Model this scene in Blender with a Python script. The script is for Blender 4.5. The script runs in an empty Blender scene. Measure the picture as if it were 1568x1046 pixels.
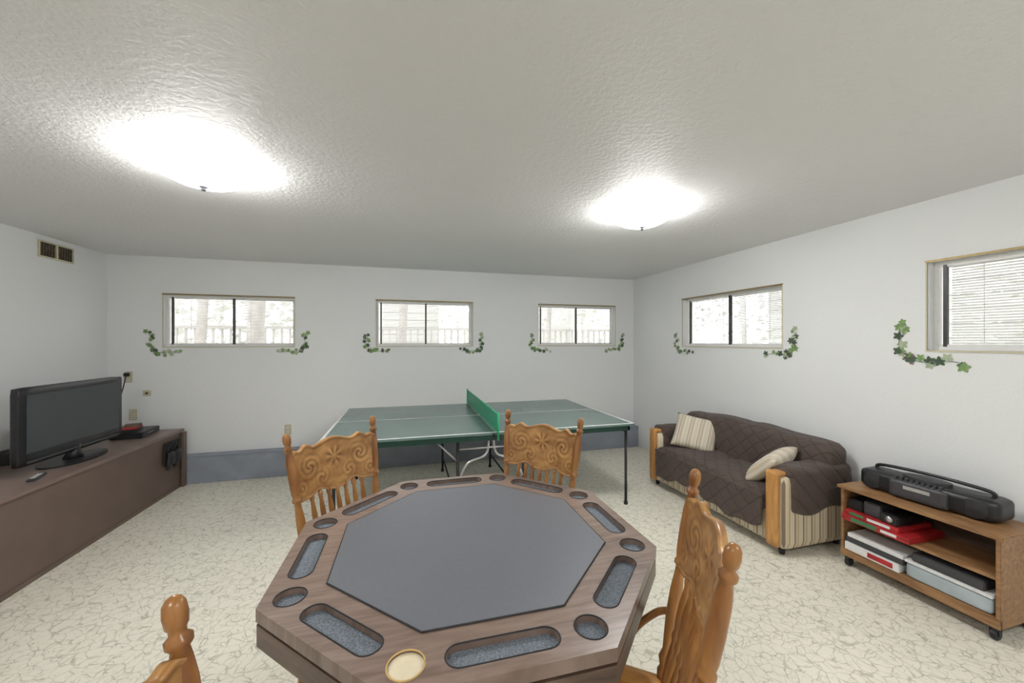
import bpy, bmesh, math, random
from mathutils import Vector, Matrix
random.seed(4)
S=bpy.context.scene
COL=S.collection
S.view_settings.view_transform='Standard'
S.view_settings.look='None'
S.view_settings.exposure=0.14

# ------------------------------------------------------------------ materials
def lin(c):
    return tuple(((x/12.92) if x<=0.04045 else ((x+0.055)/1.055)**2.4) for x in c)
def hexc(h):
    return lin(tuple(int(h[i:i+2],16)/255 for i in (0,2,4)))
class NT:
    def __init__(s,name):
        s.m=bpy.data.materials.new(name); s.m.use_nodes=True
        s.t=s.m.node_tree; s.b=s.t.nodes['Principled BSDF']; s.out=s.t.nodes['Material Output']
    def n(s,ty,**kw):
        nd=s.t.nodes.new(ty)
        for k,v in kw.items():
            if k.startswith('_'): setattr(nd,k[1:],v)
            else: nd.inputs[k.replace('__',' ')].default_value=v
        return nd
    def l(s,a,b): s.t.links.new(a,b)
    def coord(s,scale=(1,1,1),rot=(0,0,0)):
        tc=s.n('ShaderNodeTexCoord'); mp=s.n('ShaderNodeMapping')
        mp.inputs['Scale'].default_value=scale; mp.inputs['Rotation'].default_value=rot
        s.l(tc.outputs['Object'],mp.inputs['Vector']); return mp.outputs['Vector']
    def ramp(s,fac,stops):
        r=s.n('ShaderNodeValToRGB'); e=r.color_ramp.elements
        while len(e)<len(stops): e.new(0.5)
        for i,(p,c) in enumerate(stops):
            e[i].position=p; e[i].color=(*c,1) if len(c)==3 else c
        s.l(fac,r.inputs['Fac']); return r.outputs['Color']
    def bump(s,h,strength=.3,dist=.01):
        b=s.n('ShaderNodeBump'); b.inputs['Strength'].default_value=strength; b.inputs['Distance'].default_value=dist
        s.l(h,b.inputs['Height']); s.l(b.outputs['Normal'],s.b.inputs['Normal'])
def plain(name,col,rough=.5,metal=0,var=.06,scale=30,spec=.5,emit=None,es=0):
    k=NT(name); v=k.coord()
    nz=k.n('ShaderNodeTexNoise'); nz.inputs['Scale'].default_value=scale; k.l(v,nz.inputs['Vector'])
    a=tuple(max(0,c*(1-var)) for c in col); b=tuple(min(1,c*(1+var)) for c in col)
    c=k.ramp(nz.outputs['Fac'],[(.3,a),(.7,b)]); k.l(c,k.b.inputs['Base Color'])
    k.b.inputs['Roughness'].default_value=rough; k.b.inputs['Metallic'].default_value=metal
    k.b.inputs['Specular IOR Level'].default_value=spec
    if emit:
        k.b.inputs['Emission Color'].default_value=(*emit,1); k.b.inputs['Emission Strength'].default_value=es
    return k.m
def wood(name,dark,light,scale=(3,3,30),rough=.35,bump=.05,groove=False):
    k=NT(name); v=k.coord(scale)
    nz=k.n('ShaderNodeTexNoise'); nz.inputs['Scale'].default_value=1.5; nz.inputs['Detail'].default_value=6; nz.inputs['Distortion'].default_value=.6
    k.l(v,nz.inputs['Vector'])
    c=k.ramp(nz.outputs['Fac'],[(.3,dark),(.5,tuple((a+b)/2 for a,b in zip(dark,light))),(.7,light)])
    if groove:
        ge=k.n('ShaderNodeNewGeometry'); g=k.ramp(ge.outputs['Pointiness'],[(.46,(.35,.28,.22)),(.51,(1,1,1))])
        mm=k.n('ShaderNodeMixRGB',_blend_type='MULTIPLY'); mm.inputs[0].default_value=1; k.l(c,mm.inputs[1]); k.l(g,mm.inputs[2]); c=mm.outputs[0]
    k.l(c,k.b.inputs['Base Color']); k.b.inputs['Roughness'].default_value=rough
    k.bump(nz.outputs['Fac'],bump,.01)
    return k.m
def wallmat(name,col,bs,scale,rough=.75,dist=.01,lo=.42,hi=.58):
    k=NT(name); v=k.coord()
    nz=k.n('ShaderNodeTexNoise'); nz.inputs['Scale'].default_value=scale; nz.inputs['Detail'].default_value=4; k.l(v,nz.inputs['Vector'])
    n2=k.n('ShaderNodeTexNoise'); n2.inputs['Scale'].default_value=.8; k.l(v,n2.inputs['Vector'])
    c=k.ramp(n2.outputs['Fac'],[(.3,tuple(x*.97 for x in col)),(.7,col)])
    k.l(c,k.b.inputs['Base Color']); k.b.inputs['Roughness'].default_value=rough
    r=k.ramp(nz.outputs['Fac'],[(lo,(0,0,0)),(hi,(1,1,1))])
    k.bump(r,bs,dist); return k.m
M={}
M['wall']=wallmat('wall_paint',(.815,.83,.83),.10,45,dist=.003)
M['ceil']=wallmat('ceiling_knockdown',(.795,.795,.795),.18,46,rough=.6,dist=.008)
k=NT('floor_crackle_vinyl'); v=k.coord()
nz=k.n('ShaderNodeTexNoise'); nz.inputs['Scale'].default_value=9; nz.inputs['Detail'].default_value=3; k.l(v,nz.inputs['Vector'])
add=k.n('ShaderNodeVectorMath',_operation='MULTIPLY_ADD'); add.inputs[1].default_value=(.09,.09,.0); k.l(nz.outputs['Color'],add.inputs[0]); k.l(v,add.inputs[2])
def crack(sc,w,ww):
    vo=k.n('ShaderNodeTexVoronoi',_feature='DISTANCE_TO_EDGE'); vo.inputs['Scale'].default_value=sc; k.l(add.outputs[0],vo.inputs['Vector'])
    return k.ramp(vo.outputs['Distance'],[(w,(1,1,1)),(ww,(0,0,0))])
c1=crack(18,.012,.06); c2=crack(36,.01,.05)
n2=k.n('ShaderNodeTexNoise'); n2.inputs['Scale'].default_value=20; n2.inputs['Detail'].default_value=5; k.l(v,n2.inputs['Vector'])
m2=k.ramp(n2.outputs['Fac'],[(.42,(0,0,0)),(.6,(1,1,1))])
mu=k.n('ShaderNodeMath',_operation='MULTIPLY'); k.l(c2,mu.inputs[0]); k.l(m2,mu.inputs[1])
mx=k.n('ShaderNodeMath',_operation='MAXIMUM'); k.l(c1,mx.inputs[0]); k.l(mu.outputs[0],mx.inputs[1])
m3=k.ramp(n2.outputs['Fac'],[(.3,(.2,.2,.2)),(.65,(1,1,1))])
mu2=k.n('ShaderNodeMath',_operation='MULTIPLY'); k.l(mx.outputs[0],mu2.inputs[0]); k.l(m3,mu2.inputs[1])
fc=k.ramp(mu2.outputs[0],[(0,hexc('EAE6D7')),(1,hexc('B2B09C'))])
k.l(fc,k.b.inputs['Base Color']); k.b.inputs['Roughness'].default_value=.38
k.bump(mx.outputs[0],.05,.002); M['floor']=k.m

M['ledge']=plain('ledge_gray_paint',hexc('8E95A0'),.55,var=.1,scale=6)
M['white']=plain('white_frame',(.8,.8,.78),.4,var=.02)
M['gold']=plain('brass_trim',hexc('8E7A4A'),.4,.3)
M['cream']=plain('cream_window_trim',hexc('C9C2A8'),.5)
M['black']=plain('black_plastic',(.012,.012,.014),.35,var=.2)
M['blackm']=plain('black_matte',(.02,.02,.022),.7,var=.2)
M['dkgray']=plain('dark_gray_plastic',(.05,.05,.055),.4)
M['screen']=plain('tv_screen',hexc('363C3F'),.22,var=.02)
M['alu']=plain('dark_window_mullion',(.05,.05,.05),.4,.2)
M['silver']=plain('silver_metal',(.6,.6,.62),.3,.9)
M['ivory']=plain('ivory_plate',hexc('C9C3A4'),.5)
M['cabinet']=plain('cabinet_brown_paint',hexc('6B5A50'),.5,var=.07,scale=5)
M['cabtop']=plain('cabinet_top_brown',hexc('7E6C63'),.35,var=.06,scale=6)
M['oak']=wood('golden_oak',hexc('784A24'),hexc('B28048'),(14,14,2.5),.28)
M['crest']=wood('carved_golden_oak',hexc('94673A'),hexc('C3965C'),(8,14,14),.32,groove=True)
M['oakl']=wood('light_oak_seat',hexc('B97F3E'),hexc('DDA862'),(18,3,18),.28)
M['tablewood']=wood('poker_table_walnut',hexc('6D5A4F'),hexc('8C7A6F'),(5,32,5),.3,bump=.01)
M['tableside']=wood('poker_table_edge',hexc('46382E'),hexc('6A5547'),(6,6,30),.35)
M['cartwood']=wood('cart_wood',hexc('7E5B3C'),hexc('A98258'),(30,4,30),.4)
M['armwood']=wood('sofa_arm_wood',hexc('A87239'),hexc('CB9A5C'),(20,20,3),.4)
M['felt']=plain('gray_felt',hexc('65686F'),.42,var=.03,scale=60)
k=NT('speckled_gray_carpet'); v=k.coord(); nz=k.n('ShaderNodeTexNoise'); nz.inputs['Scale'].default_value=300; k.l(v,nz.inputs['Vector'])
k.l(k.ramp(nz.outputs['Fac'],[(.36,hexc('50575F')),(.64,hexc('7E868E'))]),k.b.inputs['Base Color']); k.b.inputs['Roughness'].default_value=.95; M['speck']=k.m
M['brasscup']=plain('brass_cup',hexc('C9A868'),.4,.2)
M['creamcup']=plain('cream_cup_floor',hexc('D8CDB0'),.6)
M['pptop']=plain('ping_pong_green',hexc('637B76'),.22,var=.04,scale=4)
M['ppline']=plain('line_white',(.8,.82,.8),.5)
M['ppside']=plain('ping_pong_edge',hexc('1F4A3E'),.5)
M['netband']=plain('net_green',hexc('1E9A6C'),.6)
k=NT('net_mesh_green'); v=k.coord()
k.b.inputs['Base Color'].default_value=(*hexc('2AA27A'),1)
tr=k.n('ShaderNodeBsdfTransparent'); mxs=k.n('ShaderNodeMixShader')
br=k.n('ShaderNodeTexNoise'); br.inputs['Scale'].default_value=300; k.l(v,br.inputs['Vector'])
cc=k.ramp(br.outputs['Fac'],[(.35,(.3,.3,.3)),(.6,(1,1,1))])
k.l(cc,mxs.inputs[0]); k.l(tr.outputs[0],mxs.inputs[1]); k.l(k.b.outputs[0],mxs.inputs[2]); k.l(mxs.outputs[0],k.out.inputs[0]); M['net']=k.m
k=NT('brown_quilted_cover'); v=k.coord()
nz=k.n('ShaderNodeTexNoise'); nz.inputs['Scale'].default_value=9; k.l(v,nz.inputs['Vector'])
ma=k.n('ShaderNodeVectorMath',_operation='MULTIPLY_ADD'); ma.inputs[1].default_value=(.03,.03,.03); k.l(nz.outputs['Color'],ma.inputs[0]); k.l(v,ma.inputs[2])
sp=k.n('ShaderNodeSeparateXYZ'); k.l(ma.outputs[0],sp.inputs[0])
def M2(op,a,b=None,val=None):
    nd=k.n('ShaderNodeMath',_operation=op)
    k.l(a,nd.inputs[0])
    if b is not None: k.l(b,nd.inputs[1])
    if val is not None: nd.inputs[1].default_value=val
    return nd.outputs[0]
xz=M2('ADD',sp.outputs[0],sp.outputs[2])
lines=[]
for op in ('ADD','SUBTRACT'):
    q=M2(op,sp.outputs[1],xz); q=M2('MULTIPLY',q,val=2*math.pi*7.5/2); q=M2('SINE',q); q=M2('ABSOLUTE',q); lines.append(q)
mn=M2('MINIMUM',lines[0],lines[1])
cq=k.ramp(mn,[(0,hexc('382E29')),(.22,hexc('4E413A'))])
k.l(cq,k.b.inputs['Base Color']); k.b.inputs['Roughness'].default_value=.8; k.b.inputs['Sheen Weight'].default_value=.1
sq=k.ramp(mn,[(0,(0,0,0)),(.4,(1,1,1))]); k.bump(sq,.5,.009); M['quilt']=k.m
def stripes(name,freq):
    global k
    k=NT(name); v=k.coord(); sp=k.n('ShaderNodeSeparateXYZ'); k.l(v,sp.inputs[0])
    s=M2('ADD',sp.outputs[0],sp.outputs[1]); s=M2('MULTIPLY',s,val=freq); fr=M2('FRACT',s)
    c=k.ramp(fr,[(0,hexc('CFC3AA')),(.3,hexc('D8CDB6')),(.34,hexc('8A6F56')),(.42,hexc('6E6A66')),(.5,hexc('D2C4A6')),(.74,hexc('C8B694')),(.78,hexc('9A8266')),(.85,hexc('D6CBB5'))])
    k.l(c,k.b.inputs['Base Color']); k.b.inputs['Roughness'].default_value=.9
    return k.m
M['stripe']=stripes('striped_upholstery',13)
k=NT('striped_pillow_fabric'); v=k.coord(); sp=k.n('ShaderNodeSeparateXYZ'); k.l(v,sp.inputs[0])
fr=M2('FRACT',M2('MULTIPLY',sp.outputs[0],val=11))
k.l(k.ramp(fr,[(0,hexc('C8BFAC')),(.35,hexc('D5CDBC')),(.42,hexc('93836E')),(.5,hexc('D0C7B4')),(.75,hexc('B3A68F')),(.85,hexc('D5CDBC'))]),k.b.inputs['Base Color']); k.b.inputs['Roughness'].default_value=.9; M['pstripe']=k.m
k=NT('window_glass'); tr=k.n('ShaderNodeBsdfTransparent'); gl=k.n('ShaderNodeBsdfGlossy'); gl.inputs['Roughness'].default_value=.05
mxs=k.n('ShaderNodeMixShader'); mxs.inputs[0].default_value=.06
k.l(tr.outputs[0],mxs.inputs[1]); k.l(gl.outputs[0],mxs.inputs[2]); k.l(mxs.outputs[0],k.out.inputs[0]); M['glass']=k.m
M['lamp']=plain('lit_glass_dome',(.9,.9,.9),.3,emit=(1,.99,.975),es=50)
M['leafd']=plain('leaf_dark',hexc('4A5A48'),.8,var=.3,scale=40)
M['leafg']=plain('leaf_green',hexc('7D9A62'),.8,var=.25,scale=40)
M['leafl']=plain('leaf_light',hexc('A9B698'),.8,var=.15,scale=40)
M['berry']=plain('berry_brown',hexc('84686A'),.8)
M['red']=plain('red_card',hexc('A8262A'),.45,var=.25,scale=25)
M['greenc']=plain('green_card',hexc('3E7A52'),.5)
M['whitec']=plain('white_box',(.75,.75,.75),.5)
M['clear']=plain('storage_plastic',hexc('A9B4BA'),.25,var=.1,scale=12)
M['grass']=plain('outside_ground',hexc('B9B8AE'),.95,var=.2,scale=3)
M['fence']=plain('outside_railing',hexc('B8B6B2'),.9,var=.1,scale=3)
M['bark']=plain('tree_bark',hexc('B2AEAA'),.95,var=.15,scale=8)
M['siding']=plain('house_siding',hexc('CACAC8'),.9,var=.03)
M['foliage']=plain('tree_foliage',hexc('DCDED8'),.95,var=.12,scale=2)
M['tan']=plain('vent_dust',hexc('6B5A4A'),.8,var=.4,scale=40)

# ------------------------------------------------------------------ geometry helpers
def empty(name,loc=(0,0,0),rz=0):
    o=bpy.data.objects.new(name,None); COL.objects.link(o); o.location=loc; o.rotation_euler=(0,0,rz); o.empty_display_size=.1; return o
def obj(name,bm,mat,parent=None,smooth=False,loc=None,rot=None):
    bmesh.ops.recalc_face_normals(bm,faces=bm.faces)
    me=bpy.data.meshes.new(name); bm.to_mesh(me); bm.free()
    mats=mat if isinstance(mat,list) else [mat]
    for m in mats: me.materials.append(M[m])
    if smooth:
        for p in me.polygons: p.use_smooth=True
    o=bpy.data.objects.new(name,me); COL.objects.link(o)
    if parent: o.parent=parent
    if loc: o.location=loc
    if rot: o.rotation_euler=rot
    return o
def addbox(bm,lo,hi):
    vs=[bm.verts.new((x,y,z)) for x in (lo[0],hi[0]) for y in (lo[1],hi[1]) for z in (lo[2],hi[2])]
    for f in ((0,1,3,2),(4,6,7,5),(0,4,5,1),(2,3,7,6),(0,2,6,4),(1,5,7,3)): bm.faces.new([vs[i] for i in f])
def boxes(name,lst,mat,parent=None,bevel=0,**kw):
    bm=bmesh.new()
    for lo,hi in lst: addbox(bm,lo,hi)
    if bevel: bmesh.ops.bevel(bm,geom=bm.edges[:],offset=bevel,segments=2,affect='EDGES')
    return obj(name,bm,mat,parent,**kw)
def box(name,lo,hi,mat,parent=None,bevel=0,**kw): return boxes(name,[(lo,hi)],mat,parent,bevel,**kw)
def frame_axes(d):
    d=d.normalized(); a=Vector((0,0,1)) if abs(d.z)<.9 else Vector((1,0,0))
    u=d.cross(a).normalized(); w=d.cross(u).normalized(); return u,w
def addlathe(bm,p0,p1,prof,seg=16):
    p0=Vector(p0);p1=Vector(p1);d=p1-p0;u,w=frame_axes(d); rings=[]
    for t,r in prof:
        c=p0+d*t; rings.append([bm.verts.new(c+(u*math.cos(2*math.pi*i/seg)+w*math.sin(2*math.pi*i/seg))*max(r,.0004)) for i in range(seg)])
    for a,b in zip(rings,rings[1:]):
        for i in range(seg): bm.faces.new((a[i],a[(i+1)%seg],b[(i+1)%seg],b[i]))
    bm.faces.new(rings[0]); bm.faces.new(rings[-1][::-1])
def addtube(bm,pts,r,seg=8):
    pts=[Vector(p) for p in pts]; rings=[]; pu=None
    for i,p in enumerate(pts):
        d=(pts[min(i+1,len(pts)-1)]-pts[max(i-1,0)]).normalized()
        if pu is None: u,w=frame_axes(d)
        else:
            u=(pu-d*pu.dot(d)).normalized(); w=d.cross(u)
        pu=u; rr=r[i] if isinstance(r,list) else r
        rings.append([bm.verts.new(p+(u*math.cos(2*math.pi*k/seg)+w*math.sin(2*math.pi*k/seg))*rr) for k in range(seg)])
    for a,b in zip(rings,rings[1:]):
        for i in range(seg): bm.faces.new((a[i],a[(i+1)%seg],b[(i+1)%seg],b[i]))
    bm.faces.new(rings[0]); bm.faces.new(rings[-1][::-1])
def smoothpts(pts,n=6):
    P=[Vector(p) for p in pts]; out=[]
    for i in range(len(P)-1):
        a=P[max(i-1,0)];b=P[i];c=P[i+1];d=P[min(i+2,len(P)-1)]
        for j in range(n):
            t=j/n; out.append(.5*((2*b)+(c-a)*t+(2*a-5*b+4*c-d)*t*t+(3*b-a-3*c+d)*t**3))
    out.append(P[-1]); return out
def tube(name,pts,r,mat,parent=None,seg=8,sm=6):
    bm=bmesh.new(); addtube(bm,smoothpts(pts,sm) if sm else pts,r,seg); return obj(name,bm,mat,parent,smooth=True)
def lathe(name,p0,p1,prof,mat,parent=None,seg=20):
    bm=bmesh.new(); addlathe(bm,p0,p1,prof,seg); return obj(name,bm,mat,parent,smooth=True)
def prism(bm,pts,z0,z1):
    a=[bm.verts.new((p[0],p[1],z0)) for p in pts]; b=[bm.verts.new((p[0],p[1],z1)) for p in pts]
    n=len(pts)
    bm.faces.new(a[::-1]); bm.faces.new(b)
    for i in range(n): bm.faces.new((a[i],a[(i+1)%n],b[(i+1)%n],b[i]))
def softbox(name,lo,hi,r,mat,parent,n=14,fn=None,**kw):
    bm=bmesh.new(); bmesh.ops.create_cube(bm,size=2); bmesh.ops.subdivide_edges(bm,edges=bm.edges[:],cuts=n,use_grid_fill=True)
    c=(Vector(lo)+Vector(hi))/2; h=(Vector(hi)-Vector(lo))/2
    for v in bm.verts:
        q=v.co.copy(); p=Vector((q.x*h.x,q.y*h.y,q.z*h.z))
        inn=Vector([max(-(h[i]-r),min(h[i]-r,p[i])) for i in range(3)]); d=p-inn
        if d.length>1e-6: p=inn+d.normalized()*min(r,d.length if sum(1 for i in range(3) if abs(d[i])>1e-6)<2 else r)
        if fn: p=fn(p,q)
        v.co=c+p
    return obj(name,bm,mat,parent,smooth=True,**kw)
def lumps(p,s=9,a=.006,ph=0):
    return a*(math.sin(p.x*s*1.3+ph)+math.sin(p.y*s+p.z*s*.7+1.3*ph)+math.sin((p.x-p.y+p.z)*s*1.9+2))

# ------------------------------------------------------------------ room
XL,XR,YB,YF,ZC=-2.97,3.20,4.90,-1.8,2.40
T=.16
WZ0,WZ1=1.445,2.005
wb=[(-2.49,-1.24),(-.35,.83),(1.735,2.90)]
wr=[(2.61,3.87),(.40,1.635)]
box('floor',(XL-T,YF-T,-.1),(XR+T,YB+T,0),'floor')
box('ceiling',(XL-T,YF-T,ZC),(XR+T,YB+T,ZC+.1),'ceil')
def wall_holes(name,axis,c0,c1,s0,s1,holes):
    L=[]
    def bx(a,b,z0,z1):
        L.append(((a,c0,z0),(b,c1,z1)) if axis=='x' else ((c0,a,z0),(c1,b,z1)))
    bx(s0,s1,0,WZ0); bx(s0,s1,WZ1,ZC)
    e=s0
    for a,b in sorted(holes): bx(e,a,WZ0,WZ1); e=b
    bx(e,s1,WZ0,WZ1)
    return boxes(name,L,'wall')
wall_holes('wall_back','x',YB,YB+T,XL-T,XR+T,wb)
wall_holes('wall_right','y',XR,XR+T,YF-T,YB,wr)
box('wall_left',(XL-T,YF-T,0),(XL,YB,ZC),'wall')
box('wall_front',(XL,YF-T,0),(XR,YF,ZC),'wall')
boxes('trim_ledge',[((XL,4.77,0),(XR,4.90,.275)),((XL,4.765,.275),(XR,4.90,.29))],'ledge',bevel=.004)

def window(name,a,b,wallaxis,blinds=False):
    w=b-a; H=WZ1-WZ0
    if wallaxis=='x': e=empty(name,(a,YB,WZ0),0)
    else: e=empty(name,(XR,b,WZ0),-math.pi/2)
    f=.022
    boxes('frame',[((0,.06,0),(w,.10,f)),((0,.06,H-f),(w,.10,H)),((0,.06,f),(f,.10,H-f)),((w-f,.06,f),(w,.10,H-f))],'white',e,.002)
    boxes('trim_edge',[((-.006,-.006,-.010),(w+.006,.02,.0)),((-.007,-.004,0),(0,.004,H)),((w,-.004,0),(w+.007,.004,H))],'cream',e,0)
    boxes('head_trim',[((-.008,-.008,H-.004),(w+.008,.004,H+.008))],'gold' ,e)
    m=w*.5
    g=.014
    boxes('sash_left',[((f+.02,.065,f),(f+.02+g*1.3,.085,H-f)),((m-.010,.06,f),(m+.010,.09,H-f))],'alu',e)
    boxes('sash_rails',[((f,.068,f),(m,.082,f+g)),((f,.068,H-f-g),(m,.082,H-f)),((m,.082,f),(w-f,.096,f+g)),((m,.082,H-f-g),(w-f,.096,H-f)),((w-f-g,.082,f),(w-f,.096,H-f))],'white',e)
    boxes('pane',[((f,.074,f),(m,.077,H-f)),((m,.088,f),(w-f,.091,H-f))],'glass',e)
    L=[]; z=f+.02
    st=.0165 if blinds else .0185
    th=.005 if blinds else .0035
    while z<H-f-.01:
        L.append(((f+.045,.100,z),(m-.014,.120,z+th))); L.append(((m+.014,.1,z),(w-f-.005,.120,z+th))); z+=st
    boxes('blind_slats',L,'white',e)
    boxes('blind_cords',[((x,.108,f),(x+.003,.111,H-f)) for x in (.2,.5,m+.15,m+.42)],'white',e)
    return e
for i,(a,b) in enumerate(wb): window('window_%d'%(i+1),a,b,'x',False)
for i,(a,b) in enumerate(wr): window('window_%d'%(i+4),a,b,'y',True)

# ------------------------------------------------------------------ vine decals
def leaf(bm,cx,cy,r,ang,mi):
    n=20; vs=[]
    for i in range(n):
        th=2*math.pi*i/n; rr=r*(.78+.24*math.cos(5*th))
        vs.append(bm.verts.new((cx+rr*math.cos(th+ang),random.uniform(-.0006,.0006),cy+rr*math.sin(th+ang))))
    f=bm.faces.new(vs); f.material_index=mi
def decal(corner,side,wallaxis,k=1.0):
    bm=bmesh.new(); s=side
    path=[(s*.13*k,.14*k),(s*.10*k,.09*k),(s*.12*k,.04*k),(s*.10*k,-.02*k),(s*.04*k,-.06*k),(-s*.03*k,-.065*k),(-s*.09*k,-.055*k),(-s*.15*k,-.07*k)]
    P=smoothpts([(x,0,z) for x,z in path],4)
    for a,b in zip(P,P[1:]):
        d=(b-a); nrm=Vector((-d.z,0,d.x)).normalized()*.002
        f=bm.faces.new([bm.verts.new(a+nrm),bm.verts.new(a-nrm),bm.verts.new(b-nrm),bm.verts.new(b+nrm)]); f.material_index=0
    for i,p in enumerate(P):
        if i%2==0: q=2 if i in (0,2,10,12,14,16) else 1
        else: q=0
        for _ in range(q):
            r=random.uniform(.018,.030)*k; th=random.uniform(0,6.28); off=random.uniform(.01,.035)*k
            x,z=p.x+off*math.cos(th),p.z+off*math.sin(th)
            if z>-.03*k-.0 and x*s<.045*k: z=-.05*k; 
            leaf(bm,x,z,r,th,random.choice([0,0,1,1,2,2]))
    for i in range(8):
        x,z=s*(.07+random.uniform(-.02,.03))*k,random.uniform(-.08,-.02)*k; leaf(bm,x,z,.008*k,0,3)
    o=obj('vine_wall_decal',bm,['leafd','leafg','leafl','berry'])
    if wallaxis=='x': o.location=(corner,YB-.004,WZ0)
    else: o.location=(XR-.004,corner,WZ0); o.rotation_euler=(0,0,-math.pi/2)
    return o
for a,b in wb: decal(a,-1,'x',1.0); decal(b,1,'x',1.0)
decal(wr[0][1],-1,'y'); decal(wr[0][0],1,'y'); decal(wr[1][1],-1,'y',1.2); decal(wr[1][0],1,'y')

# ------------------------------------------------------------------ ceiling lamps
def lamp(x,y):
    e=empty('ceiling_or_fill_lamp',(x,y,ZC))
    lathe('base_plate',(0,0,0),(0,0,-.026),[(0,.10),(.6,.10),(1,.09)],'white',e,40)
    prof=[(math.sin(i/12*math.pi/2),.195*math.cos(i/12*math.pi/2)) for i in range(13)]
    bm=bmesh.new(); addlathe(bm,(0,0,-.026),(0,0,-.118),prof,40); obj('glass_dome',bm,'lamp',e,smooth=True)
    lathe('finial',(0,0,-.116),(0,0,-.142),[(0,.018),(.3,.020),(.5,.009),(.75,.013),(1,.003)],'dkgray',e,16)
lamp(-.985,2.27); lamp(1.55,2.27); lamp(-.985,-.5); lamp(1.55,-.5)  # last two are unseen fill lamps, added behind the camera to brighten the room

# ------------------------------------------------------------------ wall fixtures
e=empty('wall_vent',(XL,4.305,2.285))
boxes('grille_frame',[((0,-.175,-.07),(.012,.175,-.058)),((0,-.175,.058),(.012,.175,.07)),((0,-.175,-.058),(.012,-.163,.058)),((0,.163,-.058),(.012,.175,.058)),((0,-.01,-.058),(.012,.01,.058))],'ivory',e)
box('vent_back',(0,-.17,-.06),(.003,.17,.06),'blackm',e)
boxes('louvres',[((.003,-.155+i*.026,-.05),(.009,-.148+i*.026,.05)) for i in range(12)],'tan',e)
def outlet(x,z,w=.07,h=.115,mat='ivory'):
    e=empty('wall_outlet' if h>.1 else 'wall_switch',(x,YB,z))
    box('plate',(-w/2,-.007,-h/2),(w/2,0,h/2),mat,e,.003)
    if h>.1:
        boxes('sockets',[((-.017,-.010,.012),(.017,-.006,.042)),((-.017,-.010,-.042),(.017,-.006,-.012))],'white',e,.002)
        boxes('slots',[((-.008,-.0112,.02),(-.005,-.0095,.034)),((.005,-.0112,.02),(.008,-.0095,.034)),((-.008,-.0112,-.034),(-.005,-.0095,-.02)),((.005,-.0112,-.034),(.008,-.0095,-.02))],'blackm',e)
    else:
        box('switch',(-.012,-.014,-.01),(.012,-.006,.01),'dkgray',e,.002)
    return e
e=outlet(-2.79,1.13); box('plug',(-.02,-.045,.008),(.018,-.010,.045),'black',e,.004)
outlet(-2.63,.956,.07,.06); outlet(-2.75,.735); outlet(-1.306,.49)

# ------------------------------------------------------------------ long cabinet
e=empty('storage_bench_cabinet',(0,0,0))
box('body',(XL+.003,-.6,0),(-2.25,4.762,.565),'cabinet',e)
box('top',(XL+.003,-.6,.565),(-2.235,4.762,.592),'cabtop',e,.003)
box('kick_strip',(-2.25,-.6,0),(-2.243,4.76,.03),'cabinet',e)
box('end_board',(-2.235,4.70,.0),(-2.215,4.762,.56),'cabinet',e)
# TV
e=empty('television',(-2.44,3.74,.592),0)
W=.95;HT=.53;z0=.07
softbox('bezel',(-.055,-W/2,z0),(.0,W/2,z0+HT),.018,'black',e,n=10)
box('screen',(-.004,-W/2+.05,z0+.085),(.002,W/2-.05,z0+HT-.05),'screen',e,.001)
softbox('back_housing',(-.11,-W/2+.12,z0+.06),(-.04,W/2-.12,z0+HT-.08),.03,'black',e,n=8)
box('speaker_strip',(-.003,-W/2+.05,z0+.02),(.004,W/2-.05,z0+.034),'dkgray',e)
lathe('neck',(-.035,0,.01),(-.035,0,z0+.05),[(0,.06),(.4,.04),(1,.04)],'black',e)
bm=bmesh.new(); prism(bm,[(-.03+.14*math.cos(t*math.pi/16),.26*math.sin(t*math.pi/16)) for t in range(32)],0,.014); obj('base',bm,'black',e)
e=empty('dvd_player',(-2.52,4.52,.592),.12)
box('case',(-.12,-.17,.004),(.12,.17,.055),'black',e,.004); box('front_panel',(.119,-.16,.012),(.123,.16,.045),'dkgray',e); box('slot',(.121,-.07,.03),(.1245,.04,.034),'silver',e)
boxes('feet',[((-.1,-.15,0),(-.08,-.13,.005)),((.08,.13,0),(.1,.15,.005)),((.08,-.15,0),(.1,-.13,.005)),((-.1,.13,0),(-.08,.15,.005))],'blackm',e)
e=empty('game_case_stack',(-2.53,4.47,.647),.3)
boxes('cases',[((-.07,-.095,0),(.07,.095,.015)),((-.065,-.1,.015),(.07,.09,.03))],'black',e); box('red_case',(-.07,-.09,.03),(.065,.1,.043),'red',e,.001)
box('case_top',(-.05,-.05,.043),(.06,.1,.056),'tan',e)
e=empty('remote_control',(-2.36,3.28,.592),.3); box('body',(-.02,-.085,0),(.02,.085,.018),'dkgray',e,.005); boxes('buttons',[((-.012+.009*i,-.06+.02*j,.017),(-.007+.009*i,-.05+.02*j,.020)) for i in range(3) for j in range(6)],'whitec',e)
e=empty('router_box',(-2.84,3.75,.592)); box('case',(-.08,-.08,0),(.06,.1,.09),'blackm',e,.008); tube('antenna',[(-.04,.08,.08),(-.04,.085,.16)],.005,'black',e,sm=0)
bm=bmesh.new()
addtube(bm,smoothpts([(-2.79,4.875,1.15),(-2.76,4.80,1.12),(-2.74,4.72,1.0),(-2.72,4.55,.75),(-2.70,4.32,.62),(-2.7,4.2,.60),(-2.66,4.1,.598)]),.005,6)
obj('power_cord',bm,'black',smooth=True)
bm=bmesh.new()
addtube(bm,smoothpts([(-2.85,3.62,.60),(-2.87,3.3,.6),(-2.72,3.1,.6),(-2.8,3.0,.6),(-2.92,3.2,.6),(-2.93,3.5,.62),(-2.95,3.62,.7)]),.006,6)
obj('coaxial_cord',bm,'black',smooth=True)
e=empty('game_controller_holder',(-2.235,4.52,.40))
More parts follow.
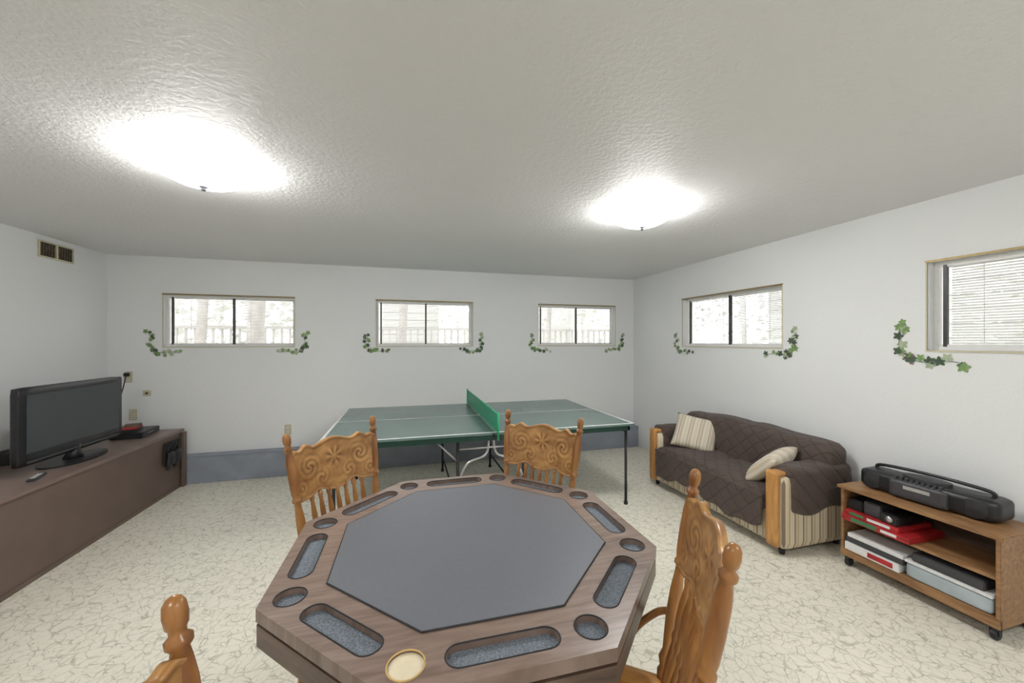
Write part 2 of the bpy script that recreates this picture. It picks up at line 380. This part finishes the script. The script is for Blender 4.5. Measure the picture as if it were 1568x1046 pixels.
box('backplate',(0,-.12,-.10),(.008,.12,.12),'blackm',e,.003)
for i,y in enumerate((-.055,.06)):
    softbox('controller_%d'%(i+1),(.008,y-.05,-.10),(.05,y+.05,.03),.02,'black',e,n=6)
    softbox('grip_%d'%(i+1),(.01,y-.055,-.14),(.04,y-.02,-.04),.014,'black',e,n=5)
    tube('strap_%d'%(i+1),[(.01,y-.03,.02),(.04,y,.13),(.01,y+.03,.02)],.006,'black',e)

# ------------------------------------------------------------------ ping pong table
e=empty('ping_pong_table',(.685,3.80,0))
LX,LY=1.31,.765
for i,(a,b) in enumerate(((-LX,-.004),(.004,LX))):
    box('top_half_%d'%(i+1),(a,-LY,.738),(b,LY,.758),'pptop',e,.002)
lw=.02
L=[((-LX,-LY,.7575),(LX,-LY+lw,.7592)),((-LX,LY-lw,.7575),(LX,LY,.7592)),((-LX,-LY+lw,.7575),(-LX+lw,LY-lw,.7592)),((LX-lw,-LY+lw,.7575),(LX,LY-lw,.7592)),((-LX+lw,-.002,.7575),(LX-lw,.002,.7592))]
boxes('white_lines',L,'ppline',e)
i_=.03
boxes('apron',[((-LX+i_,-LY+i_,.69),(LX-i_,-LY+i_+.02,.738)),((-LX+i_,LY-i_-.02,.69),(LX-i_,LY-i_,.738)),((-LX+i_,-LY+i_,.69),(-LX+i_+.02,LY-i_,.738)),((LX-i_-.02,-LY+i_,.69),(LX-i_,LY-i_,.738))],'ppside',e)
XS=(-LX+.1,-.28,.28,LX-.04)
bm=bmesh.new()
for x in XS:
    for y in (-LY+.08,LY-.1):
        addtube(bm,[(x,y,.7),(x,y,.02)],.0125,10)
    if abs(x)<.5: addtube(bm,[(x,-LY+.08,.16),(x,LY-.1,.16)],.009,8)
    addtube(bm,[(x,-LY+.08,.67),(x,LY-.1,.67)],.009,8)
obj('leg_frame',bm,'blackm',e,smooth=True)
bm=bmesh.new()
for y in (-LY+.08,LY-.1):
    for sx in (-1,1):
        addtube(bm,smoothpts([(sx*.28,y,.35),(sx*.2,y,.5),(sx*.05,y,.56),(sx*.02,y,.68)]),.01,8)
        addtube(bm,[(sx*.28,y,.52),(sx*.45,y,.69)],.008,8)
    addtube(bm,[(-.28,y,.62),(.28,y,.62)],.009,8)
obj('folding_braces',bm,'silver',e,smooth=True)
bm=bmesh.new()
for x in XS:
    for y in (-LY+.08,LY-.1): addlathe(bm,(x,y,0),(x,y,.03),[(0,.018),(.8,.018),(1,.013)],12)
obj('leg_tips',bm,'blackm',e,smooth=True)
nx_=.03
box('net',(nx_-.002,-LY-.03,.762),(nx_+.002,LY+.03,.905),'net',e)
boxes('net_band',[((nx_-.005,-LY-.04,.9),(nx_+.005,LY+.04,.915))],'netband',e)
for i,y in enumerate((-LY-.04,LY+.04)):
    lathe('net_post_%d'%(i+1),(nx_,y,.70),(nx_,y,.925),[(0,.009),(1,.009)],'netband',e); box('clamp_%d'%(i+1),(nx_-.03,min(y,y-math.copysign(.1,y)),.725),(nx_+.03,max(y,y-math.copysign(.1,y)),.737),'blackm',e)

# ------------------------------------------------------------------ poker table
e=empty('poker_table',(.238,1.460,0),math.radians(-.8))
ZT=.76; R=.688; RI=.505
def octo(r): return [(r*math.cos(math.radians(22.5+45*i)),r*math.sin(math.radians(22.5+45*i))) for i in range(8)]
bm=bmesh.new(); prism(bm,octo(R),ZT-.035,ZT); 
bmesh.ops.recalc_face_normals(bm,faces=bm.faces)
me=bpy.data.meshes.new('t'); bm.to_mesh(me); bm.free(); top=bpy.data.objects.new('rim_top',me); COL.objects.link(top); me.materials.append(M['tablewood'])
def stadium(cx,cy,ang,hl,r,n=10):
    P=[]
    for s in (1,-1):
        for i in range(n+1):
            t=-math.pi/2+math.pi*i/n+(0 if s==1 else math.pi)
            P.append((s*(hl-r)+r*math.cos(t),r*math.sin(t)))
    ca,sa=math.cos(ang),math.sin(ang)
    return [(cx+x*ca-y*sa,cy+x*sa+y*ca) for x,y in P]
cut=bmesh.new(); fl=bmesh.new(); lip=bmesh.new(); shapes=[]
for i in range(8):
    th=math.radians(45*i); c=(.562*math.cos(th),.562*math.sin(th)); shapes.append((stadium(*c,th+math.pi/2,.143,.036),stadium(*c,th+math.pi/2,.1425,.0355),0))
    th=math.radians(22.5+45*i); c=(.604*math.cos(th),.604*math.sin(th))
    shapes.append(([(c[0]+.043*math.cos(t*math.pi/16),c[1]+.043*math.sin(t*math.pi/16)) for t in range(32)],[(c[0]+.0425*math.cos(t*math.pi/16),c[1]+.0425*math.sin(t*math.pi/16)) for t in range(32)],1 if i==5 else 0))
for a,b,sp_ in shapes:
    prism(cut,a,ZT-.022,ZT+.02)
    n0=len(fl.faces); prism(fl,b,ZT-.0225,ZT-(.019 if not sp_ else .006)); fl.faces.ensure_lookup_table()
    for f in fl.faces[n0:]: f.material_index=sp_
    pts=[(x,y,ZT+.0003) for x,y in a]+[(a[0][0],a[0][1],ZT+.0003)]
    n0=len(lip.faces); addtube(lip,pts,.002,6); lip.faces.ensure_lookup_table()
    for f in lip.faces[n0:]: f.material_index=sp_
bmesh.ops.recalc_face_normals(cut,faces=cut.faces)
cme=bpy.data.meshes.new('c'); cut.to_mesh(cme); cut.free(); co=bpy.data.objects.new('cutter',cme); COL.objects.link(co)
md=top.modifiers.new('b','BOOLEAN'); md.operation='DIFFERENCE'; md.object=co; md.solver='EXACT'
bpy.context.view_layer.update(); dg=bpy.context.evaluated_depsgraph_get()
nm=bpy.data.meshes.new_from_object(top.evaluated_get(dg)); top.modifiers.clear(); top.data=nm
bpy.data.objects.remove(co)
top.parent=e
obj('well_floors',fl,['speck','creamcup'],e); obj('well_lips',lip,['blackm','brasscup'],e,smooth=True)
bm=bmesh.new(); prism(bm,octo(RI),ZT,ZT+.004); obj('felt_center',bm,'felt',e)
bm=bmesh.new(); P=[(x,y,ZT+.002) for x,y in octo(RI+.002)]; 
for a,b in zip(P,P[1:]+P[:1]): addtube(bm,[a,b],.0025,6)
obj('felt_piping',bm,'blackm',e)
bm=bmesh.new(); prism(bm,octo(R-.012),ZT-.045,ZT-.035); prism(bm,octo(R-.002),ZT-.105,ZT-.045); obj('apron',bm,'tableside',e)
lathe('pedestal_column',(0,0,.1),(0,0,.66),[(0,.09),(.1,.095),(.15,.07),(.3,.06),(.5,.085),(.7,.07),(.8,.06),(.92,.09),(1,.16)],'tableside',e,24)
for i in range(4):
    th=math.pi/2*i; c,s=math.cos(th),math.sin(th)
    tube('foot_%d'%(i+1),[(.05*c,.05*s,.16),(.2*c,.2*s,.12),(.36*c,.36*s,.04),(.42*c,.42*s,.026)],[.04]*6+[.035]*6+[.026]*7,'tableside',e,10,6)

# ------------------------------------------------------------------ pressed-back chairs
def turned(r):
    base=[(0,.75),(.04,.9),(.06,.6),(.10,1.0),(.14,.6),(.2,.75),(.3,.95),(.42,.9),(.50,.68),(.535,.62),(.545,.95),(.56,.95),(.57,.72),(.6,.9),(.7,.98),(.8,.92),(.85,.75),(.875,.62),(.885,.9),(.90,.92),(.91,.58),(.922,.58),(.93,.75),(.955,.84),(.98,.76),(.994,.5),(1,.1)]
    return [(t,r*k) for t,k in base]
def legprof(r): return [(0,.6*r),(.1,.75*r),(.3,r),(.45,.95*r),(.5,.6*r),(.53,r),(.57,r),(.6,.6*r),(.65,.9*r),(.8,1.05*r),(1,.8*r)]
def chair(P,F):
    F=Vector(F).normalized(); org=Vector(P)+F*.29
    e=empty('dining_chair',(org.x,org.y,0),math.atan2(F.y,F.x)-math.pi/2)
    def sf(p,q):
        w=1-.10*max(0,-q.y); p.x*=w
        if q.z>0: p.z-=.010*(1-q.x**2)*(1-q.y**2)
        return p
    softbox('seat',(-.215,-.205,.425),(.215,.215,.462),.017,'oakl',e,n=14,fn=sf)
    for sx,nm in ((-1,'post_left'),(1,'post_right')):
        lathe(nm,(sx*.182,-.185,.455),(sx*.232,-.29,1.10),turned(.0205),'oak',e,16)
    for nm,a,b in (('leg_front_left',(-.21,.2,0),(-.165,.165,.43)),('leg_front_right',(.21,.2,0),(.165,.165,.43)),('leg_back_left',(-.19,-.25,0),(-.15,-.16,.43)),('leg_back_right',(.19,-.25,0),(.15,-.16,.43))):
        lathe(nm,a,b,legprof(.022),'oak',e,14)
    bm=bmesh.new(); sp_=[(0,.006),(.2,.009),(.45,.008),(.5,.013),(.55,.008),(.8,.009),(1,.006)]
    for z,(ya,yb) in ((.2,(.186,-.21)),(.28,(.18,-.19))):
        for sx in (-1,1): addlathe(bm,(sx*.19,ya,z),(sx*.17,yb,z),sp_,10)
    for z,y in ((.24,.182),(.16,.188)): addlathe(bm,(-.19,y,z),(.19,y,z),sp_,10)
    addlathe(bm,(-.17,-.21,.22),(.17,-.21,.22),sp_,10)
    obj('stretchers',bm,'oak',e,smooth=True)
    nx,nz=120,40; bm=bmesh.new(); Fv=[];Bv=[]
    def sst(a,b,x):
        t=max(0,min(1,(x-a)/(b-a))); return t*t*(3-2*t)
    for i in range(nx+1):
        s=-1+2*i/nx; a=abs(s)
        ztop=1.003+.034*math.exp(-(s/.42)**2)+.026*math.exp(-((a-.66)/.13)**2)+.014*math.exp(-((a-.92)/.08)**2)
        zbot=.80+.020*math.exp(-((a-.45)/.16)**2)-.006*math.exp(-(s/.15)**2)
        fr=[];bk=[]
        for j in range(nz+1):
            t=j/nz; z=zbot+(ztop-zbot)*t
            tt=(z-.455)/.645
            x=s*(.182+.05*tt-.006)
            yb=-.185-.105*tt - .030*(1-s*s)
            X=a*.215; Z=z-.90
            rel=0
            d1=math.hypot(X-.135,Z-.03); th1=math.atan2(Z-.03,X-.135)
            rel+=math.cos(d1*230-2*th1)*math.exp(-(d1/.048)**2)
            d2=math.hypot(X-.075,Z+.035); th2=math.atan2(Z+.035,X-.075)
            rel+=math.cos(d2*230+2*th2)*math.exp(-(d2/.035)**2)*.8
            d3=math.hypot(X,Z-.045); th3=math.atan2(Z-.045,s*.215+1e-6)
            rel+=math.cos(7*th3)*math.exp(-((d3-.030)/.018)**2)+math.exp(-(d3/.012)**2)
            d4=math.hypot(X-.19,Z+.05); rel+=math.cos(d4*260)*math.exp(-(d4/.03)**2)*.7
            edge=min(t,1-t)*(ztop-zbot)
            mask=sst(.008,.018,edge)
            rel=rel*mask*.0026+ (.003 if edge<.009 else 0)
            fr.append(bm.verts.new((x,yb+.010+rel,z))); bk.append(bm.verts.new((x,yb-.009,z)))
        Fv.append(fr);Bv.append(bk)
    for i in range(nx):
        for j in range(nz):
            bm.faces.new((Fv[i][j],Fv[i+1][j],Fv[i+1][j+1],Fv[i][j+1])); bm.faces.new((Bv[i][j],Bv[i][j+1],Bv[i+1][j+1],Bv[i+1][j]))
        bm.faces.new((Fv[i][0],Bv[i][0],Bv[i+1][0],Fv[i+1][0])); bm.faces.new((Fv[i][nz],Fv[i+1][nz],Bv[i+1][nz],Bv[i][nz]))
    for i in (0,nx):
        for j in range(nz): bm.faces.new((Fv[i][j],Fv[i][j+1],Bv[i][j+1],Bv[i][j]))
    obj('carved_crest',bm,'crest',e,smooth=True)
    bm=bmesh.new()
    for i in range(7):
        x=-.135+.045*i; s=x/.222
        addlathe(bm,(x*.9,-.178,.455),(x,-.185-.105*(.35)/.645-.027*(1-s*s),.815),[(0,.007),(.15,.010),(.3,.011),(.45,.007),(.5,.012),(.55,.007),(.62,.011),(.75,.012),(.9,.008),(.95,.012),(1,.008)],10)
    obj('spindles',bm,'oak',e,smooth=True)
    for sx,nm in ((-1,'hip_brace_left'),(1,'hip_brace_right')):
        tube(nm,[(sx*.20,-.215,.66),(sx*.235,-.17,.62),(sx*.24,-.10,.54),(sx*.20,-.06,.455)],.011,'oak',e,8,6)
    return e
chair((-.34,2.02),(.707,-.707))
chair((.731,2.0),(-.76,-.65))
chair((.753,.805),(-.84,.54))
chair((-.366,.490),(1,-.05))

# ------------------------------------------------------------------ sofa
e=empty('loveseat_sofa',(2.50,2.03,0))
LS=1.50
box('base',(.03,.03,.05),(.64,LS-.03,.30),'stripe',e,.015)
bm=bmesh.new()
for x in (.06,.58):
    for y in (.06,LS-.06): addlathe(bm,(x,y,0),(x,y,.06),[(0,.018),(1,.024)],12)
obj('feet',bm,'blackm',e)
def seatf(p,q):
    if q.z>0: p.z+=.025*(1-q.x**2)*(1-abs(q.y)**3)-.012*math.exp(-(q.y/.08)**2)+lumps(p,8,.003)
    if q.x<0: p.x+=lumps(p,11,.003)
    return p
softbox('seat_cover',(-.03,.14,.27),(.5,LS-.14,.43),.05,'quilt',e,n=26,fn=seatf)
def flapf(p,q):
    p.x+=.010*math.sin(p.y*22)*(1-q.z)/2
    if q.z<0: p.z+=.03*math.sin(p.y*7+.6)+.012*math.sin(p.y*27)
    return p
softbox('front_drape',(-.037,.14,.15),(-.015,LS-.14,.40),.010,'quilt',e,n=26,fn=flapf)
def backf(p,q):
    p.x+=.10*(p.z)*1.0
    if q.z>0: p.z+=.035*(1-abs(q.y)**2.5)+lumps(p,7,.004)-.01*math.exp(-(q.y/.1)**2)
    if q.x<0: p.x-=.02*(1-q.y**2)*(1-q.z**2); p.x+=lumps(p,9,.004)
    return p
softbox('back_cover',(.40,.0,.30),(.63,LS-.0,.735),.07,'quilt',e,n=26,fn=backf)
for i,(y0,y1) in enumerate(((0,.15),(LS-.15,LS))):
    softbox('arm_%d'%(i+1),(.01,y0,.05),(.62,y1,.555),.03,'stripe',e,n=10)
    yc=(y0+y1)/2
    softbox('arm_wood_front_%d'%(i+1),(-.025,yc-.045,.06),(.02,yc+.045,.59),.015,'armwood',e,n=8)
    softbox('arm_wood_cap_%d'%(i+1),(-.025,yc-.045,.555),(.60,yc+.045,.585),.013,'armwood',e,n=8)
    def af(p,q,y0=y0):
        p.y+=lumps(p,12,.003); 
        if q.z>0: p.z+=lumps(p,14,.003)
        if q.z<0: p.z+=.02*math.sin(p.x*14)
        return p
    softbox('arm_cover_%d'%(i+1),(.06,y0-.018,.29),(.64,y1+.018,.612),.04,'quilt',e,n=20,fn=af)
def pillow(name,loc,rot,w=.36,h=.34,t=.11):
    e=empty(name,loc); e.rotation_euler=rot
    n=18; bm=bmesh.new(); G=[[],[]]
    for k_,sg in enumerate((1,-1)):
        for i in range(n+1):
            row=[]
            for j in range(n+1):
                u=-1+2*i/n; v_=-1+2*j/n
                d=t/2*((1-u**4)*(1-v_**4))**.6
                row.append(bm.verts.new((u*w/2*(1-.06*(1-v_*v_)*abs(u)),v_*h/2*(1-.06*(1-u*u)*abs(v_)),sg*d)))
            G[k_].append(row)
    for k_ in (0,1):
        for i in range(n):
            for j in range(n): bm.faces.new((G[k_][i][j],G[k_][i+1][j],G[k_][i+1][j+1],G[k_][i][j+1]))
    bmesh.ops.remove_doubles(bm,verts=bm.verts,dist=.0005)
    obj('cushion',bm,'pstripe',e,smooth=True)
    return e
pillow('throw_pillow',(2.78,3.18,.585),(math.radians(56),math.radians(8),math.radians(-50)),.40,.36,.12)
pillow('throw_pillow',(2.70,2.29,.56),(math.radians(44),math.radians(8),math.radians(-165)),.36,.32,.13)

# ------------------------------------------------------------------ media cart
e=empty('media_cart',(2.83,1.17,0))
D,Lc=.34,.72
box('top',(-.015,-.015,.515),(D,Lc+.015,.535),'cartwood',e,.003)
box('side_panel_1',(0,0,.07),(D,.018,.515),'cartwood',e,.002); box('side_panel_2',(0,Lc-.018,.07),(D,Lc,.515),'cartwood',e,.002)
box('middle_shelf',(.01,.018,.305),(D,Lc-.018,.322),'cartwood',e); box('bottom_shelf',(0,.018,.105),(D,Lc-.018,.122),'cartwood',e)
box('bottom_fascia',(-.004,.0,.07),(.012,Lc,.115),'cartwood',e,.002)
box('back_panel',(D-.008,.018,.07),(D,Lc-.018,.515),'tableside',e)
for i,(x,y) in enumerate(((.03,.03),(.03,Lc-.03),(D-.04,.03),(D-.04,Lc-.03))):
    bm=bmesh.new(); addlathe(bm,(x,y-.014,.028),(x,y+.014,.028),[(0,.022),(.15,.028),(.85,.028),(1,.022)],18); addlathe(bm,(x,y,.045),(x,y,.07),[(0,.018),(1,.02)],12)
    addbox(bm,(x-.012,y-.018,.025),(x+.012,y-.014,.055)); addbox(bm,(x-.012,y+.014,.025),(x+.012,y+.018,.055)); obj('caster_%d'%(i+1),bm,'black',e)
bx,by=2.83,1.17
e=empty('board_game_box',(bx,by,.322)); box('red_box',(-.03,.34,0),(.28,.695,.036),'red',e,.002); box('green_label',(-.0315,.50,.006),(-.03,.64,.030),'greenc',e); box('white_text_panel',(-.0315,.40,.010),(-.03,.48,.027),'whitec',e); box('lid_seam',(-.0312,.342,.017),(-.03,.693,.019),'blackm',e)
e=empty('board_game_box',(bx,by,.358)); box('red_box',(-.015,.40,0),(.28,.69,.028),'red',e,.002); box('label',(-.0165,.44,.005),(-.015,.56,.022),'whitec',e); box('green_label',(-.0165,.58,.005),(-.015,.66,.022),'greenc',e)
e=empty('game_console',(bx,by,.386)); box('case',(.0,.41,0),(.24,.50,.06),'black',e,.006); box('case_right',(.02,.505,0),(.24,.60,.085),'dkgray',e,.006); box('case_left',(.02,.605,0),(.22,.69,.07),'black',e,.006); lathe('dial',(-.004,.455,.03),(.002,.455,.03),[(0,.018),(1,.02)],'silver',e)
e=empty('board_game_box',(bx,by,.122)); box('white_box',(-.01,.40,0),(.28,.69,.05),'whitec',e,.002); box('red_label',(-.0115,.43,.01),(-.01,.56,.04),'red',e); box('upper_box',(0,.385,.05),(.28,.69,.085),'dkgray',e,.002); box('slim_box',(0,.385,.085),(.27,.68,.11),'whitec',e,.002)
e=empty('storage_container',(bx,by,.122))
softbox('tub',(0,.03,0),(.3,.375,.085),.015,'clear',e,n=8); box('lid',(-.006,.025,.085),(.306,.378,.1),'whitec',e,.004); box('vcr_on_lid',(.01,.06,.1),(.29,.35,.15),'dkgray',e,.004)
# boombox
e=empty('boombox_stereo',(3.02,1.545,.535),math.radians(3))
def bbf(p,q):
    p.x+=.02*(q.y**2) ; return p
softbox('body',(-.09,-.31,.004),(.09,.31,.125),.035,'black',e,n=16,fn=bbf)
softbox('cassette_deck',(-.108,-.13,.012),(-.06,.13,.11),.012,'dkgray',e,n=8)
for i,y in enumerate((-.225,.225)):
    lathe('speaker_%d'%(i+1),(-.055,y,.062),(-.085,y,.062),[(0,.055),(.8,.053),(.9,.046),(.92,.02),(1,.012)],'blackm',e,28)
bm=bmesh.new(); prism(bm,[(.0+.06*math.cos(t*math.pi/14),.11*math.sin(t*math.pi/14)) for t in range(28)],.122,.14); obj('cd_lid',bm,'dkgray',e)
tube('handle',[(.03,-.25,.11),(.03,-.24,.148),(.03,0,.160),(.03,.24,.148),(.03,.25,.11)],.010,'black',e,10)
boxes('buttons',[((-.085,-.10+.025*i,.10),(-.06,-.085+.025*i,.13)) for i in range(9)],'dkgray',e,.002)
box('display',(-.1095,-.06,.07),(-.107,.06,.09),'silver',e)

# ------------------------------------------------------------------ outside
box('ground_outside',(-25,5.2,-.3),(25,30,.9),'grass'); 
bm=bmesh.new(); addbox(bm,(3.6,-10,-.3),(25,5.1,.6)); obj('ground_side',bm,'grass')
L=[]
x=-5
while x<4.8: L.append(((x,7.6,.9),(x+.03,7.63,1.72))); x+=.13
L+= [((-5,7.58,1.72),(4.8,7.66,1.77)),((-5,7.6,1.0),(4.8,7.64,1.05))]
boxes('garden_railing',L,'fence')
for x,y,r in ((-3.75,6.6,.15),(-3.1,7.0,.07),(-2.3,6.8,.12),(-.1,6.7,.07),(2.6,6.9,.05)):
    lathe('tree_trunk',(x,y,.9),(x+.25,y,6),[(0,r*1.2),(.1,r),(1,r*.7)],'bark')
bm=bmesh.new(); z=.9
while z<3.0:
    addbox(bm,(-1.4,11.0,z),(.9,11.3,z+.19)); addbox(bm,(-1.4,11.02,z+.19),(.9,11.3,z+.2)); 
    z+=.2
addbox(bm,(1.9,12,.9),(6.3,12.3,2.6))
obj('backyard_shed',bm,'siding')
def leaves(bm,n,fx,fy,fz,r0,r1):
    for i in range(n):
        c=Vector((fx(),fy(),fz())); r=random.uniform(r0,r1); a=Vector((random.uniform(-1,1),random.uniform(-1,1),random.uniform(-.2,1))).normalized(); u,w=frame_axes(a)
        bm.faces.new([bm.verts.new(c+u*r),bm.verts.new(c+w*r*.6),bm.verts.new(c-u*r),bm.verts.new(c-w*r*.6)])
bm=bmesh.new()
U=random.uniform
leaves(bm,2600,lambda:U(-8.5,-1.5),lambda:U(9.5,10.5),lambda:U(.95,4),.05,.14)
leaves(bm,1500,lambda:U(.8,7.5),lambda:U(9.5,10.5),lambda:U(.95,3.4),.04,.12)
for x in (-8,-6.5,-5,-3.5,-2,1.5,3,4.5,6): addtube(bm,[(x,10,.9),(x+.2,10,3.4)],.06,8)
obj('hedge_trees',bm,'foliage')
bm=bmesh.new(); z=.6
while z<5:
    addbox(bm,(7.0,-4,z),(7.3,6,z+.18)); addbox(bm,(7.012,-4,z+.18),(7.3,6,z+.19)); z+=.19
obj('neighbor_house',bm,'siding')
boxes('neighbor_window',[((6.95,1.3,1.5),(6.99,1.34,2.3)),((6.95,2.2,1.5),(6.99,2.24,2.3)),((6.95,1.3,1.5),(6.99,2.2,1.54)),((6.95,1.3,2.26),(6.99,2.2,2.3)),((6.95,1.74,1.5),(6.99,1.77,2.3))],'fence')
bm=bmesh.new()
leaves(bm,2600,lambda:U(5.2,6.2),lambda:U(-.5,8.5),lambda:U(.65,3.0),.03,.07)
for y in (.6,2.0,3.6,5.2,7): addtube(bm,[(5.6,y,.6),(5.6,y+.1,2.4)],.04,8)
obj('shrub_bush',bm,'foliage')

# ------------------------------------------------------------------ world, camera
w=bpy.data.worlds.new('World'); S.world=w; w.use_nodes=True; nt=w.node_tree; bg=nt.nodes['Background']
sky=nt.nodes.new('ShaderNodeTexSky'); sky.sky_type='HOSEK_WILKIE'; sky.turbidity=9; sky.sun_direction=(-.3,-.5,.8)
mix=nt.nodes.new('ShaderNodeMixRGB'); mix.inputs[0].default_value=.85; mix.inputs[2].default_value=(1,1,1,1); nt.links.new(sky.outputs[0],mix.inputs[1]); nt.links.new(mix.outputs[0],bg.inputs[0])
bg.inputs[1].default_value=3.4
cd=bpy.data.cameras.new('Camera'); cam=bpy.data.objects.new('Camera',cd); COL.objects.link(cam)
cam.location=(0,0,1.5); cam.rotation_euler=(math.radians(90),0,math.radians(-15.5)); cd.lens=13.41; cd.sensor_width=36; cd.clip_start=.02
S.camera=cam
